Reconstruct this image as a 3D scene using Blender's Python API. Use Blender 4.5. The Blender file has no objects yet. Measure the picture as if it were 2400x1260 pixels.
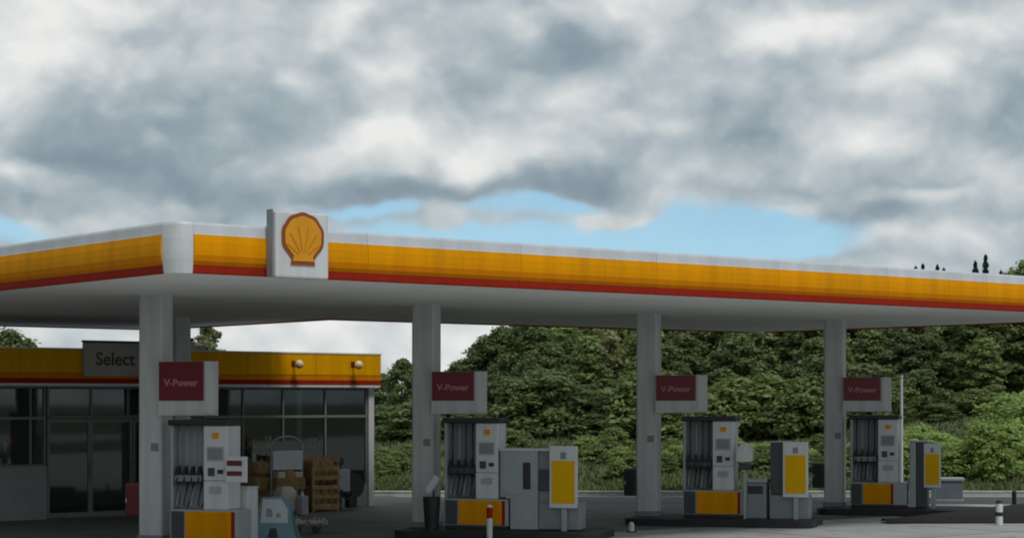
import bpy, bmesh, math, random
import numpy as np
from mathutils import Vector, Matrix

# ------------------------------------------------------------------ camera, sky, sun, exposure
scene = bpy.context.scene
COL = scene.collection
W, H, F, EYE, HOR = 2400.0, 1260.0, 4570.0, 2.6, 938.0      # photo size, focal length in px, eye height, horizon row

cam_d = bpy.data.cameras.new('camera')
cam_d.sensor_width = 36.0
cam_d.lens = 36.0 * F / W
cam_d.shift_y = (HOR - H / 2) / W
cam_d.clip_end = 6000
cam_d.clip_start = 0.1
cam = bpy.data.objects.new('camera', cam_d)
COL.objects.link(cam)
cam.location = (0, 0, EYE)
cam.rotation_euler = (math.radians(90), 0, 0)
scene.camera = cam

SUN_EL, SUN_AZ = math.radians(58), math.radians(150)          # azimuth clockwise from +Y: behind the camera, to the right
world = bpy.data.worlds.new('World')
scene.world = world
world.use_nodes = True
NT = world.node_tree
NT.nodes.clear()


def wn(t, **kw):
    n = NT.nodes.new(t)
    for k, v in kw.items():
        setattr(n, k, v)
    return n


def wl(a, b):
    NT.links.new(a, b)


def wmath(op, a, b=None, c=None, clamp=False):
    n = wn('ShaderNodeMath', operation=op, use_clamp=clamp)
    for i, v in enumerate((a, b, c)):
        if v is None:
            continue
        if isinstance(v, (int, float)):
            n.inputs[i].default_value = v
        else:
            wl(v, n.inputs[i])
    return n.outputs[0]


def lin(r, g, b):
    f = lambda c: ((c / 255 + 0.055) / 1.055) ** 2.4 if c > 10 else c / 255 / 12.92
    return (f(r), f(g), f(b), 1)


sky = wn('ShaderNodeTexSky', sky_type='NISHITA')
sky.sun_disc = False
sky.sun_elevation = SUN_EL
sky.sun_rotation = SUN_AZ
sky.dust_density = 0.2
sky.air_density = 1.0
sky.ozone_density = 0.25
tc = wn('ShaderNodeTexCoord')
sep = wn('ShaderNodeSeparateXYZ')
wl(tc.outputs['Generated'], sep.inputs[0])
az = wmath('ARCTAN2', sep.outputs[0], sep.outputs[1])
el = wmath('ARCSINE', sep.outputs[2])
ae = wn('ShaderNodeCombineXYZ')
wl(az, ae.inputs[0])
wl(el, ae.inputs[1])


def wnoise(scale, detail, rough, stretch=(1, 1.25, 1), offset=(0, 0, 0), lac=2.0):
    m = wn('ShaderNodeMapping')
    m.inputs['Scale'].default_value = stretch
    m.inputs['Location'].default_value = offset
    wl(ae.outputs[0], m.inputs[0])
    n = wn('ShaderNodeTexNoise', noise_dimensions='2D')
    n.inputs['Scale'].default_value = scale
    n.inputs['Detail'].default_value = detail
    n.inputs['Roughness'].default_value = rough
    n.inputs['Lacunarity'].default_value = lac
    wl(m.outputs[0], n.inputs['Vector'])
    return n


def vmath(op, a, b):
    n = wn('ShaderNodeVectorMath', operation=op)
    for i, v in enumerate((a, b)):
        if isinstance(v, tuple):
            n.inputs[i].default_value = v
        else:
            wl(v, n.inputs[i])
    return n


warp = wnoise(15, 3.5, 0.5)
wv = vmath('SUBTRACT', warp.outputs['Color'], (0.5, 0.5, 0.5))
wv = vmath('MULTIPLY', wv.outputs[0], (0.046, 0.030, 0))
pos = vmath('ADD', ae.outputs[0], wv.outputs[0])


def blob(px, py, rx, ry, soft=0.0):
    a, e = math.atan((px - W / 2) / F), math.atan((HOR - py) / F)
    d = vmath('SUBTRACT', pos.outputs[0], (a, e, 0))
    d = vmath('MULTIPLY', d.outputs[0], (F / rx, F / ry, 0))
    ln = wn('ShaderNodeVectorMath', operation='LENGTH')
    wl(d.outputs[0], ln.inputs[0])
    mr = wn('ShaderNodeMapRange', interpolation_type='SMOOTHSTEP')
    mr.inputs['From Min'].default_value = 1.45
    mr.inputs['From Max'].default_value = soft
    wl(ln.outputs['Value'], mr.inputs['Value'])
    return mr.outputs[0]


# cloud brightness: even noise everywhere, with the lit tops and grey bases the sky has on this side
n_big = wnoise(9, 5, 0.5, offset=(3.1, 0.4, 0))
n_fine = wnoise(32, 7, 0.58, stretch=(1, 1.2, 1), offset=(0.7, 2.0, 0))
bright = wmath('MULTIPLY_ADD', n_big.outputs['Fac'], 0.26, 0.44)
bright = wmath('MULTIPLY_ADD', n_fine.outputs['Fac'], 0.40, wmath('SUBTRACT', bright, 0.20))
for bx_, by_, rx_, ry_, amp in [
        (70, 110, 210, 140, .46), (250, 20, 190, 70, .24), (810, 50, 80, 90, .40), (930, 205, 120, 60, .46),
        (1030, 335, 290, 75, .44), (840, 305, 110, 50, .22), (670, 220, 55, 35, .18), (70, 415, 110, 26, .24),
        (1500, 20, 110, 60, .30), (1860, 75, 210, 65, .42), (2120, 195, 160, 45, .30), (1990, 330, 150, 50, .32),
        (1570, 300, 55, 36, .20), (1870, 510, 60, 30, .36), (2160, 462, 75, 22, .30), (2330, 400, 130, 40, .14),
        (2230, 570, 170, 34, .22), (1270, 205, 110, 50, .20), (2300, 60, 200, 90, .10), (900, 800, 900, 110, .34),
        (330, 380, 300, 85, -.46), (440, 250, 230, 80, -.20), (460, 450, 230, 50, -.26), (960, 440, 330, 36, -.36),
        (100, 490, 190, 40, -.22), (640, 505, 230, 50, -.20), (1330, 105, 140, 62, -.34), (1720, 290, 130, 85, -.26),
        (1350, 425, 200, 40, -.34), (1860, 432, 260, 36, -.22), (2010, 525, 190, 36, -.38), (2260, 490, 180, 30, -.24),
        (2400, 310, 80, 100, -.22), (1420, 340, 170, 70, -.10), (1150, 100, 90, 60, -.10)]:
    bright = wmath('MULTIPLY_ADD', blob(bx_, by_, rx_, ry_), amp, bright)
# billows: rounded puffs with lit tops and shaded undersides
def puffs(dx, dy):
    m = vmath('ADD', pos.outputs[0], (dx, dy, 0.0))
    m = vmath('MULTIPLY', m.outputs[0], (1, 1.5, 1))
    v = wn('ShaderNodeTexVoronoi', feature='SMOOTH_F1', voronoi_dimensions='2D')
    v.inputs['Scale'].default_value = 19
    v.inputs['Detail'].default_value = 1.6
    v.inputs['Roughness'].default_value = 0.55
    v.inputs['Lacunarity'].default_value = 2.3
    v.inputs['Smoothness'].default_value = 1.0
    wl(m.outputs[0], v.inputs['Vector'])
    return v.outputs['Distance']


p_here, p_up = puffs(0, 0), puffs(-0.004, 0.012)
relief = wmath('SUBTRACT', p_up, p_here)
bright = wmath('MULTIPLY_ADD', relief, 0.22, bright)
bright = wmath('MULTIPLY_ADD', p_here, -0.24, wmath('ADD', bright, 0.11))
ramp = wn('ShaderNodeValToRGB')
cr = ramp.color_ramp
cr.elements[0].position = 0.0
cr.elements[0].color = lin(128, 145, 157)
cr.elements[1].position = 1.0
cr.elements[1].color = lin(232, 233, 231)
for p_, c_ in ((0.25, (147, 162, 171)), (0.5, (177, 188, 193)), (0.75, (207, 212, 213))):
    e_ = cr.elements.new(p_)
    e_.color = lin(*c_)
wl(bright, ramp.inputs[0])

# gaps of blue between the clouds
gap = wmath('ADD', 0.0, -0.06)
for bx_, by_, rx_, ry_, amp in [(1660, 545, 250, 88, 1.3), (1860, 578, 210, 56, 1.1), (1250, 558, 700, 56, .95), (860, 484, 160, 26, .85),
                                (1230, 475, 170, 30, .95), (-30, 560, 190, 36, .8), (1030, 515, 100, 28, -.45), (1430, 508, 120, 32, -.70),
                                (1540, 500, 70, 26, -.45)]:
    gap = wmath('MULTIPLY_ADD', blob(bx_, by_, rx_, ry_), amp, gap)
gap_n = wmath('MULTIPLY_ADD', n_fine.outputs['Fac'], 0.5, wmath('SUBTRACT', gap, 0.25))
gm = wn('ShaderNodeMapRange', interpolation_type='SMOOTHSTEP')
gm.inputs['From Min'].default_value = 0.05
gm.inputs['From Max'].default_value = 0.75
gm.inputs['To Max'].default_value = 0.90
wl(gap_n, gm.inputs['Value'])
bg_sky = wn('ShaderNodeBackground')
bg_sky.inputs['Strength'].default_value = 0.12
tint = wn('ShaderNodeMix', data_type='RGBA', blend_type='MULTIPLY')
tint.inputs[0].default_value = 1.0
tint.inputs[7].default_value = (0.88, 1.05, 1.0, 1)
wl(sky.outputs[0], tint.inputs[6])
wl(tint.outputs[2], bg_sky.inputs['Color'])
lift = wn('ShaderNodeVectorMath', operation='ADD')
lift.inputs[1].default_value = (0, 0, 0.09)
wl(tc.outputs['Generated'], lift.inputs[0])
lift_n = wn('ShaderNodeVectorMath', operation='NORMALIZE')
wl(lift.outputs[0], lift_n.inputs[0])
wl(lift_n.outputs[0], sky.inputs['Vector'])
bg_cloud = wn('ShaderNodeBackground')
bg_cloud.inputs['Strength'].default_value = 0.93
wl(ramp.outputs[0], bg_cloud.inputs['Color'])
mixw = wn('ShaderNodeMixShader')
wl(gm.outputs[0], mixw.inputs[0])
wl(bg_cloud.outputs[0], mixw.inputs[1])
wl(bg_sky.outputs[0], mixw.inputs[2])
wout = wn('ShaderNodeOutputWorld')
wl(mixw.outputs[0], wout.inputs['Surface'])
world.cycles.sampling_method = 'MANUAL'
world.cycles.sample_map_resolution = 1024

sun_d = bpy.data.lights.new('sun', 'SUN')
sun_d.energy = 1.5
sun_d.angle = math.radians(14)
sun_d.color = (1.0, 0.955, 0.88)
sun = bpy.data.objects.new('sun', sun_d)
COL.objects.link(sun)
sdir = Vector((math.sin(SUN_AZ) * math.cos(SUN_EL), math.cos(SUN_AZ) * math.cos(SUN_EL), math.sin(SUN_EL)))
sun.rotation_euler = (-sdir).to_track_quat('-Z', 'Y').to_euler()
sun.location = sdir * 60

vs = scene.view_settings
vs.view_transform = 'Standard'
vs.look = 'None'
vs.exposure = 0.14
vs.gamma = 1.0
vs.use_curve_mapping = False
scene.cycles.max_bounces = 8
scene.cycles.transparent_max_bounces = 12
scene.cycles.use_denoising = True
scene.cycles.filter_width = 1.9

rnd = random.Random(7)
RNG = np.random.default_rng(11)

# ------------------------------------------------------------------ photo pixel -> place
def at(px, Y, py=None):
    """the point at distance Y on the ray of a pixel (height only when a row is given)"""
    return Vector(((px - W / 2) / F * Y, Y, 0.0 if py is None else EYE + (HOR - py) / F * Y))


def floor_at(px, py, z=0.0):
    Y = (EYE - z) * F / (py - HOR)
    return Vector(((px - W / 2) / F * Y, Y, z))


# ------------------------------------------------------------------ materials
MATS = {}


def mat(name, col, rough=0.6, var=0.10, scale=3.0, streak=False, metallic=0.0, bump=0.0, bscale=40.0, spec=0.5, dirt=None, coat=0.0):
    if name in MATS:
        return MATS[name]
    m = bpy.data.materials.new(name)
    m.use_nodes = True
    nt = m.node_tree
    b = nt.nodes['Principled BSDF']
    b.inputs['Roughness'].default_value = rough
    b.inputs['Metallic'].default_value = metallic
    b.inputs['Specular IOR Level'].default_value = spec
    b.inputs['Coat Weight'].default_value = coat
    t = nt.nodes.new('ShaderNodeTexCoord')
    n = nt.nodes.new('ShaderNodeTexNoise')
    n.inputs['Scale'].default_value = scale
    n.inputs['Detail'].default_value = 7
    n.inputs['Roughness'].default_value = 0.62
    if streak:
        mp = nt.nodes.new('ShaderNodeMapping')
        mp.inputs['Scale'].default_value = (3.0, 3.0, 0.35)
        nt.links.new(t.outputs['Object'], mp.inputs[0])
        nt.links.new(mp.outputs[0], n.inputs['Vector'])
    else:
        nt.links.new(t.outputs['Object'], n.inputs['Vector'])
    r = nt.nodes.new('ShaderNodeValToRGB')
    lo = [c * (1 - var) for c in col]
    hi = [min(1, c * (1 + var)) for c in col]
    if dirt:
        lo = [a * (1 - .6 * var) + d * .6 * var for a, d in zip(lo, dirt)]
    r.color_ramp.elements[0].position = 0.32
    r.color_ramp.elements[0].color = (*lo, 1)
    r.color_ramp.elements[1].position = 0.66
    r.color_ramp.elements[1].color = (*hi, 1)
    nt.links.new(n.outputs['Fac'], r.inputs[0])
    nt.links.new(r.outputs[0], b.inputs['Base Color'])
    rr = nt.nodes.new('ShaderNodeMapRange')
    rr.inputs['To Min'].default_value = max(0, rough - .08)
    rr.inputs['To Max'].default_value = min(1, rough + .1)
    nt.links.new(n.outputs['Fac'], rr.inputs['Value'])
    nt.links.new(rr.outputs[0], b.inputs['Roughness'])
    if bump:
        bn = nt.nodes.new('ShaderNodeTexNoise')
        bn.inputs['Scale'].default_value = bscale
        bn.inputs['Detail'].default_value = 5
        nt.links.new(t.outputs['Object'], bn.inputs['Vector'])
        bp = nt.nodes.new('ShaderNodeBump')
        bp.inputs['Strength'].default_value = bump
        bp.inputs['Distance'].default_value = 0.02
        nt.links.new(bn.outputs['Fac'], bp.inputs['Height'])
        nt.links.new(bp.outputs[0], b.inputs['Normal'])
    MATS[name] = m
    return m


def leafmat(name, dark, light, trans=0.3):
    m = bpy.data.materials.new(name)
    m.use_nodes = True
    nt = m.node_tree
    nt.nodes.clear()
    g = nt.nodes.new('ShaderNodeNewGeometry')
    oi = nt.nodes.new('ShaderNodeObjectInfo')
    t = nt.nodes.new('ShaderNodeTexCoord')
    n = nt.nodes.new('ShaderNodeTexNoise')
    n.inputs['Scale'].default_value = 0.55
    n.inputs['Detail'].default_value = 3
    nt.links.new(t.outputs['Object'], n.inputs['Vector'])
    a = nt.nodes.new('ShaderNodeMath'); a.operation = 'MULTIPLY_ADD'
    nt.links.new(g.outputs['Random Per Island'], a.inputs[0])
    a.inputs[1].default_value = 0.45
    a2 = nt.nodes.new('ShaderNodeMath'); a2.operation = 'MULTIPLY_ADD'
    nt.links.new(oi.outputs['Random'], a2.inputs[0])
    a2.inputs[1].default_value = 0.35
    a3 = nt.nodes.new('ShaderNodeMath'); a3.operation = 'MULTIPLY_ADD'
    nt.links.new(n.outputs['Fac'], a3.inputs[0])
    a3.inputs[1].default_value = 0.7
    a3.inputs[2].default_value = -0.27
    nt.links.new(a3.outputs[0], a2.inputs[2])
    nt.links.new(a2.outputs[0], a.inputs[2])
    r = nt.nodes.new('ShaderNodeValToRGB')
    r.color_ramp.elements[0].color = (*dark, 1)
    r.color_ramp.elements[1].color = (*light, 1)
    nt.links.new(a.outputs[0], r.inputs[0])
    d = nt.nodes.new('ShaderNodeBsdfPrincipled')
    d.inputs['Roughness'].default_value = 0.55
    d.inputs['Specular IOR Level'].default_value = 0.3
    tr = nt.nodes.new('ShaderNodeBsdfTranslucent')
    mx = nt.nodes.new('ShaderNodeMixShader')
    mx.inputs[0].default_value = trans
    nt.links.new(r.outputs[0], d.inputs['Base Color'])
    nt.links.new(r.outputs[0], tr.inputs['Color'])
    nt.links.new(d.outputs[0], mx.inputs[1])
    nt.links.new(tr.outputs[0], mx.inputs[2])
    o = nt.nodes.new('ShaderNodeOutputMaterial')
    nt.links.new(mx.outputs[0], o.inputs['Surface'])
    return m


def glassmat():
    m = bpy.data.materials.new('window_glass')
    m.use_nodes = True
    nt = m.node_tree
    nt.nodes.clear()
    tr = nt.nodes.new('ShaderNodeBsdfTransparent')
    tr.inputs['Color'].default_value = (0.82, 0.86, 0.84, 1)
    gl = nt.nodes.new('ShaderNodeBsdfGlossy')
    gl.inputs['Roughness'].default_value = 0.03
    gl.inputs['Color'].default_value = (0.8, 0.85, 0.85, 1)
    fr = nt.nodes.new('ShaderNodeFresnel')
    fr.inputs['IOR'].default_value = 1.5
    mx = nt.nodes.new('ShaderNodeMixShader')
    nt.links.new(fr.outputs[0], mx.inputs[0])
    nt.links.new(tr.outputs[0], mx.inputs[1])
    nt.links.new(gl.outputs[0], mx.inputs[2])
    o = nt.nodes.new('ShaderNodeOutputMaterial')
    nt.links.new(mx.outputs[0], o.inputs['Surface'])
    return m


YELLOW = mat('signal_yellow_panel', (0.70, 0.280, 0.001), 0.6, 0.10, 1.2, dirt=(.25, .13, .02), spec=.06, streak=True)
POSTERYEL = mat('poster_yellow', (0.72, 0.40, 0.002), 0.55, 0.05, 2, spec=.1)
SHOPYEL = mat('shop_fascia_yellow', (0.72, 0.345, 0.001), 0.6, 0.10, 1.2, spec=.06, streak=True)
AMBER = mat('amber_panel', (0.62, 0.200, 0.002), 0.6, 0.10, 1.2, spec=.06, streak=True)
RED = mat('dark_red_panel', (0.30, 0.020, 0.008), 0.6, 0.10, 1.5, spec=.08, streak=True)
WHITE = mat('white_coated_metal', (0.58, 0.595, 0.61), 0.45, 0.10, 1.4, True, dirt=(.4, .38, .33))
COLWHITE = mat('column_white_paint', (0.54, 0.555, 0.55), 0.55, 0.12, 1.6, True, dirt=(.35, .33, .28))
BANDWHITE = mat('fascia_top_band', (0.54, 0.57, 0.61), 0.5, 0.10, 1.2, True)
SOFFIT = mat('soffit_grey_white', (0.84, 0.85, 0.83), 0.7, 0.05, 0.5, spec=.2)
GREYMETAL = mat('light_grey_metal', (0.34, 0.375, 0.385), 0.45, 0.10, 2.2, dirt=(.25, .24, .2))
MIDGREY = mat('mid_grey_metal', (0.22, 0.235, 0.245), 0.5, 0.12, 2.5)
DARK = mat('black_plastic', (0.016, 0.018, 0.019), 0.45, 0.2, 4)
DARKGREY = mat('charcoal_plastic', (0.05, 0.055, 0.06), 0.5, 0.2, 4)
KERB = mat('black_painted_kerb', (0.012, 0.013, 0.015), 0.6, 0.35, 3, bump=.3)
ISLTOP = mat('dark_island_paving', (0.022, 0.023, 0.026), 0.75, 0.3, 5, bump=.4)
MAROON = mat('maroon_sign_face', (0.16, 0.008, 0.018), 0.4, 0.08, 2)
PINK = mat('pale_pink_lettering', (0.45, 0.20, 0.22), 0.5, 0.05, 5)
LETTER = mat('dark_lettering', (0.05, 0.04, 0.035), 0.5, 0.1, 5)
EMBRED = mat('emblem_red', (0.26, 0.055, 0.008), 0.6, 0.06, 3)
EMBYEL = mat('emblem_yellow', (0.66, 0.285, 0.002), 0.6, 0.06, 3)
SHOPWALL = mat('shop_wall_grey', (0.25, 0.265, 0.26), 0.8, 0.12, 2, bump=.2)
FRAME = mat('aluminium_frame', (0.17, 0.17, 0.16), 0.5, 0.1, 4)
PALEPANEL = mat('pale_sign_panel', (0.36, 0.35, 0.31), 0.6, 0.08, 2)
INTER = mat('shop_interior_dark', (0.15, 0.14, 0.13), 0.8, 0.2, 2)
BROWN = mat('brown_sacking', (0.30, 0.19, 0.085), 0.9, 0.35, 9, bump=.6, bscale=25)
TAN = mat('tan_wood', (0.40, 0.26, 0.12), 0.85, 0.3, 8, bump=.4)
CREAM = mat('cream_plastic', (0.62, 0.60, 0.50), 0.6, 0.08, 5)
PAPER = mat('pale_blue_white_paper', (0.66, 0.70, 0.76), 0.7, 0.05, 4)
BLUEGREY = mat('blue_grey_board', (0.20, 0.34, 0.41), 0.5, 0.15, 4)
DARKRED = mat('dark_red_cabinet', (0.13, 0.012, 0.02), 0.45, 0.15, 4)
LILAC = mat('lilac_grey_cabinet', (0.42, 0.41, 0.48), 0.5, 0.1, 4)
RUBBER = mat('black_rubber_hose', (0.02, 0.02, 0.02), 0.55, 0.2, 10)
PALEHOSE = mat('grey_hose', (0.32, 0.32, 0.31), 0.5, 0.1, 10)
BARK = mat('bark', (0.09, 0.075, 0.055), 0.9, 0.4, 6, bump=.7, bscale=14)
BIRCHBARK = mat('birch_bark', (0.45, 0.44, 0.39), 0.8, 0.35, 5, bump=.4)
MULCH = mat('dark_mulch', (0.010, 0.010, 0.009), 0.9, 0.4, 6, bump=.3, bscale=30)
KERBSTONE = mat('pale_kerbstone', (0.36, 0.37, 0.35), 0.85, 0.2, 4, bump=.4)
LAMPGLOW = mat('frosted_lamp_glass', (0.80, 0.62, 0.36), 0.3, 0.05, 5)
GLASS = glassmat()

# ------------------------------------------------------------------ mesh helpers
def bm_new():
    return bmesh.new()


def box(bm, x0, x1, y0, y1, z0, z1, bevel=0.0, rot=None):
    mtx = Matrix.Translation(((x0 + x1) / 2, (y0 + y1) / 2, (z0 + z1) / 2))
    if rot is not None:
        mtx = mtx @ rot
    mtx = mtx @ Matrix.Diagonal((abs(x1 - x0), abs(y1 - y0), abs(z1 - z0), 1))
    r = bmesh.ops.create_cube(bm, size=1.0, matrix=mtx)
    if bevel > 0:
        es = list({e for v in r['verts'] for e in v.link_edges})
        bmesh.ops.bevel(bm, geom=es, offset=bevel, segments=2, affect='EDGES', profile=0.6)
    return bm


def tube(bm, pts, radii, n=10, cap=True):
    pts = [Vector(p) for p in pts]
    if isinstance(radii, (int, float)):
        radii = [radii] * len(pts)
    rings = []
    for i, p in enumerate(pts):
        d = (pts[min(i + 1, len(pts) - 1)] - pts[max(i - 1, 0)]).normalized()
        u = d.orthogonal().normalized()
        if i and rings:
            pu = prev_u - d * prev_u.dot(d)
            if pu.length > 1e-5:
                u = pu.normalized()
        prev_u = u
        v = d.cross(u)
        rings.append([bm.verts.new(p + (u * math.cos(2 * math.pi * k / n) + v * math.sin(2 * math.pi * k / n)) * radii[i]) for k in range(n)])
    for a, b in zip(rings, rings[1:]):
        for k in range(n):
            bm.faces.new((a[k], a[(k + 1) % n], b[(k + 1) % n], b[k]))
    if cap:
        bm.faces.new(rings[0][::-1])
        bm.faces.new(rings[-1])
    return bm


def prism_z(bm, pts, z0, z1):
    a = [bm.verts.new((x, y, z0)) for x, y in pts]
    b = [bm.verts.new((x, y, z1)) for x, y in pts]
    n = len(pts)
    bm.faces.new(a[::-1])
    bm.faces.new(b)
    for k in range(n):
        bm.faces.new((a[k], a[(k + 1) % n], b[(k + 1) % n], b[k]))
    return bm


def prism_y(bm, pts, y0, y1):
    """outline in x,z pushed through y"""
    a = [bm.verts.new((x, y0, z)) for x, z in pts]
    b = [bm.verts.new((x, y1, z)) for x, z in pts]
    n = len(pts)
    bm.faces.new(a)
    bm.faces.new(b[::-1])
    for k in range(n):
        bm.faces.new((a[k], b[k], b[(k + 1) % n], a[(k + 1) % n]))
    return bm


def rounded(x0, x1, y0, y1, r, seg=6):
    out = []
    for cx, cy, a0 in ((x1 - r, y1 - r, 0), (x0 + r, y1 - r, 90), (x0 + r, y0 + r, 180), (x1 - r, y0 + r, 270)):
        for k in range(seg + 1):
            a = math.radians(a0 + 90 * k / seg)
            out.append((cx + r * math.cos(a), cy + r * math.sin(a)))
    return out


def obj(name, bm, m, parent=None, smooth=False):
    bmesh.ops.recalc_face_normals(bm, faces=bm.faces)
    me = bpy.data.meshes.new(name)
    bm.to_mesh(me)
    bm.free()
    me.materials.append(m)
    if smooth:
        me.polygons.foreach_set('use_smooth', [True] * len(me.polygons))
    return link(name, me, parent)


def link(name, me, parent=None, loc=(0, 0, 0), rz=0.0):
    o = bpy.data.objects.new(name, me)
    COL.objects.link(o)
    o.parent = parent
    o.location = loc
    o.rotation_euler = (0, 0, rz)
    return o


def tag(o, label, cat, group=None):
    o['label'] = label
    o['category'] = cat
    if group:
        o['group'] = group
    return o


def thing(name, label, cat, loc=(0, 0, 0), rz=0.0, group=None):
    o = link(name, None, None, loc, rz)
    o.empty_display_size = 0.3
    return tag(o, label, cat, group)


def structure(o):
    o['kind'] = 'structure'
    return o


def text_mesh(name, body, size, m, parent, loc, rot, depth=0.004, bold=0.0, align='CENTER', xs=1.0):
    cu = bpy.data.curves.new('lettering', 'FONT')
    cu.body = body
    cu.size = size
    cu.extrude = depth
    cu.offset = bold
    cu.align_x = align
    cu.align_y = 'CENTER'
    cu.resolution_u = 3
    tmp = bpy.data.objects.new('lettering_source', cu)
    COL.objects.link(tmp)
    dg = bpy.context.evaluated_depsgraph_get()
    me = bpy.data.meshes.new_from_object(tmp.evaluated_get(dg))
    bpy.data.objects.remove(tmp)
    bpy.data.curves.remove(cu)
    me.materials.clear()
    me.materials.append(m)
    o = link(name, me, parent, loc)
    o.rotation_euler = rot
    o.scale = (xs, 1, 1)
    return o


# ------------------------------------------------------------------ the ground
def ground_mats():
    def surf(name, c1, c2, scale, stain=None, joint=0.0, rough=.85, bump=.35):
        m = bpy.data.materials.new(name)
        m.use_nodes = True
        nt = m.node_tree
        b = nt.nodes['Principled BSDF']
        b.inputs['Roughness'].default_value = rough
        t = nt.nodes.new('ShaderNodeTexCoord')
        n = nt.nodes.new('ShaderNodeTexNoise')
        n.inputs['Scale'].default_value = scale
        n.inputs['Detail'].default_value = 9
        n.inputs['Roughness'].default_value = .68
        nt.links.new(t.outputs['Object'], n.inputs['Vector'])
        r = nt.nodes.new('ShaderNodeValToRGB')
        r.color_ramp.elements[0].position = .3
        r.color_ramp.elements[0].color = (*c1, 1)
        r.color_ramp.elements[1].position = .7
        r.color_ramp.elements[1].color = (*c2, 1)
        nt.links.new(n.outputs['Fac'], r.inputs[0])
        col = r.outputs[0]
        if stain:
            n2 = nt.nodes.new('ShaderNodeTexNoise')
            n2.inputs['Scale'].default_value = .9
            n2.inputs['Detail'].default_value = 5
            nt.links.new(t.outputs['Object'], n2.inputs['Vector'])
            mr = nt.nodes.new('ShaderNodeMapRange')
            mr.inputs['From Min'].default_value = .56
            mr.inputs['From Max'].default_value = .70
            mr.inputs['To Max'].default_value = .55
            nt.links.new(n2.outputs['Fac'], mr.inputs['Value'])
            mx = nt.nodes.new('ShaderNodeMix')
            mx.data_type = 'RGBA'
            mx.inputs[7].default_value = (*stain, 1)
            nt.links.new(mr.outputs[0], mx.inputs[0])
            nt.links.new(col, mx.inputs[6])
            col = mx.outputs[2]
        if joint:
            mp = nt.nodes.new('ShaderNodeMapping')
            mp.inputs['Rotation'].default_value = (0, 0, -0.677)
            nt.links.new(t.outputs['Object'], mp.inputs[0])
            br = nt.nodes.new('ShaderNodeTexBrick')
            br.offset = 0.0
            br.inputs['Scale'].default_value = 1.0
            br.inputs['Brick Width'].default_value = 4.0
            br.inputs['Row Height'].default_value = 4.0
            br.inputs['Mortar Size'].default_value = joint
            nt.links.new(mp.outputs[0], br.inputs['Vector'])
            mj = nt.nodes.new('ShaderNodeMix')
            mj.data_type = 'RGBA'
            mj.inputs[7].default_value = (.04, .04, .04, 1)
            nt.links.new(br.outputs['Fac'], mj.inputs[0])
            nt.links.new(col, mj.inputs[6])
            col = mj.outputs[2]
        nt.links.new(col, b.inputs['Base Color'])
        bn = nt.nodes.new('ShaderNodeTexNoise')
        bn.inputs['Scale'].default_value = 60
        nt.links.new(t.outputs['Object'], bn.inputs['Vector'])
        bp = nt.nodes.new('ShaderNodeBump')
        bp.inputs['Strength'].default_value = bump
        bp.inputs['Distance'].default_value = .01
        nt.links.new(bn.outputs['Fac'], bp.inputs['Height'])
        nt.links.new(bp.outputs[0], b.inputs['Normal'])
        return m
    return (surf('forecourt_concrete', (.27, .278, .28), (.40, .405, .40), .7, stain=(.13, .13, .13), joint=.03),
            surf('asphalt', (.045, .046, .048), (.075, .076, .078), 1.1, stain=(.03, .03, .03)),
            surf('bank_grass', (.030, .044, .016), (.07, .095, .030), .8, bump=1.0),
            surf('shade_toned_paving', (.075, .075, .073), (.135, .134, .13), .8, stain=(.03, .03, .03), joint=.03),  # base tone darkened to stand in for shade under the canopy
            surf('meadow_soil', (.05, .06, .025), (.08, .10, .04), .3))


CONCRETE, ASPHALT, GRASSGROUND, SHADE_APRON, SOIL = ground_mats()

bm = bm_new()
prism_z(bm, [(-2500, -400), (2500, -400), (2500, 4000), (-2500, 4000)], -1.0, -0.012)
structure(obj('ground', bm, SOIL))
bm = bm_new()
prism_z(bm, [(-90, -30), (90, -30), (90, 53.2), (-90, 53.2)], -0.5, 0.0)
structure(obj('forecourt', bm, CONCRETE))
bm = bm_new()
prism_z(bm, [(-90, 8), (90, 8), (90, 20), (-90, 20)], -0.3, 0.004)
structure(obj('road', bm, ASPHALT))
bm = bm_new()
prism_z(bm, [(-90, 50.0), (90, 48.2), (90, 52.6), (-90, 52.6)], -0.3, 0.008)
structure(obj('lane', bm, ASPHALT))


def shade_apron_pt(r, l):
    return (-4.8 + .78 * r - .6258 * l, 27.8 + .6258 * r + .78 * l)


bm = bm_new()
prism_z(bm, [shade_apron_pt(-9, 4.2), shade_apron_pt(23.2, 4.2), shade_apron_pt(23.2, 12.6), shade_apron_pt(17, 16), shade_apron_pt(17, 26), shade_apron_pt(-9, 26)], -0.3, 0.004)
structure(obj('shade_apron', bm, SHADE_APRON))  # added slab roughly in the canopy outline, canopy shade put into its colour


def bank_z(x, y):
    t = max(0.0, min(1.0, (y - 53.4) / 22.0))
    base = 1.5 * (t * t * (3 - 2 * t))
    base += 0.14 * math.sin(x * .35 + y * .2) * t + .1 * math.sin(x * .9 - y * .4) * t
    if y > 75:
        base += (y - 75) * 0.012
    base += 1.0 * t * max(0.0, min(1.0, (x - 9) / 5.0))
    return base + 0.06


bm = bm_new()
xs = [-100 + 2.0 * i for i in range(101)]
ys = [53.4 + 1.6 * j for j in range(16)] + [80 + 8 * j for j in range(14)]
grid = [[bm.verts.new((x, y, bank_z(x, y))) for y in ys] for x in xs]
for i in range(len(xs) - 1):
    for j in range(len(ys) - 1):
        bm.faces.new((grid[i][j], grid[i + 1][j], grid[i + 1][j + 1], grid[i][j + 1]))
structure(obj('grass_bank', bm, GRASSGROUND, smooth=True))
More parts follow.
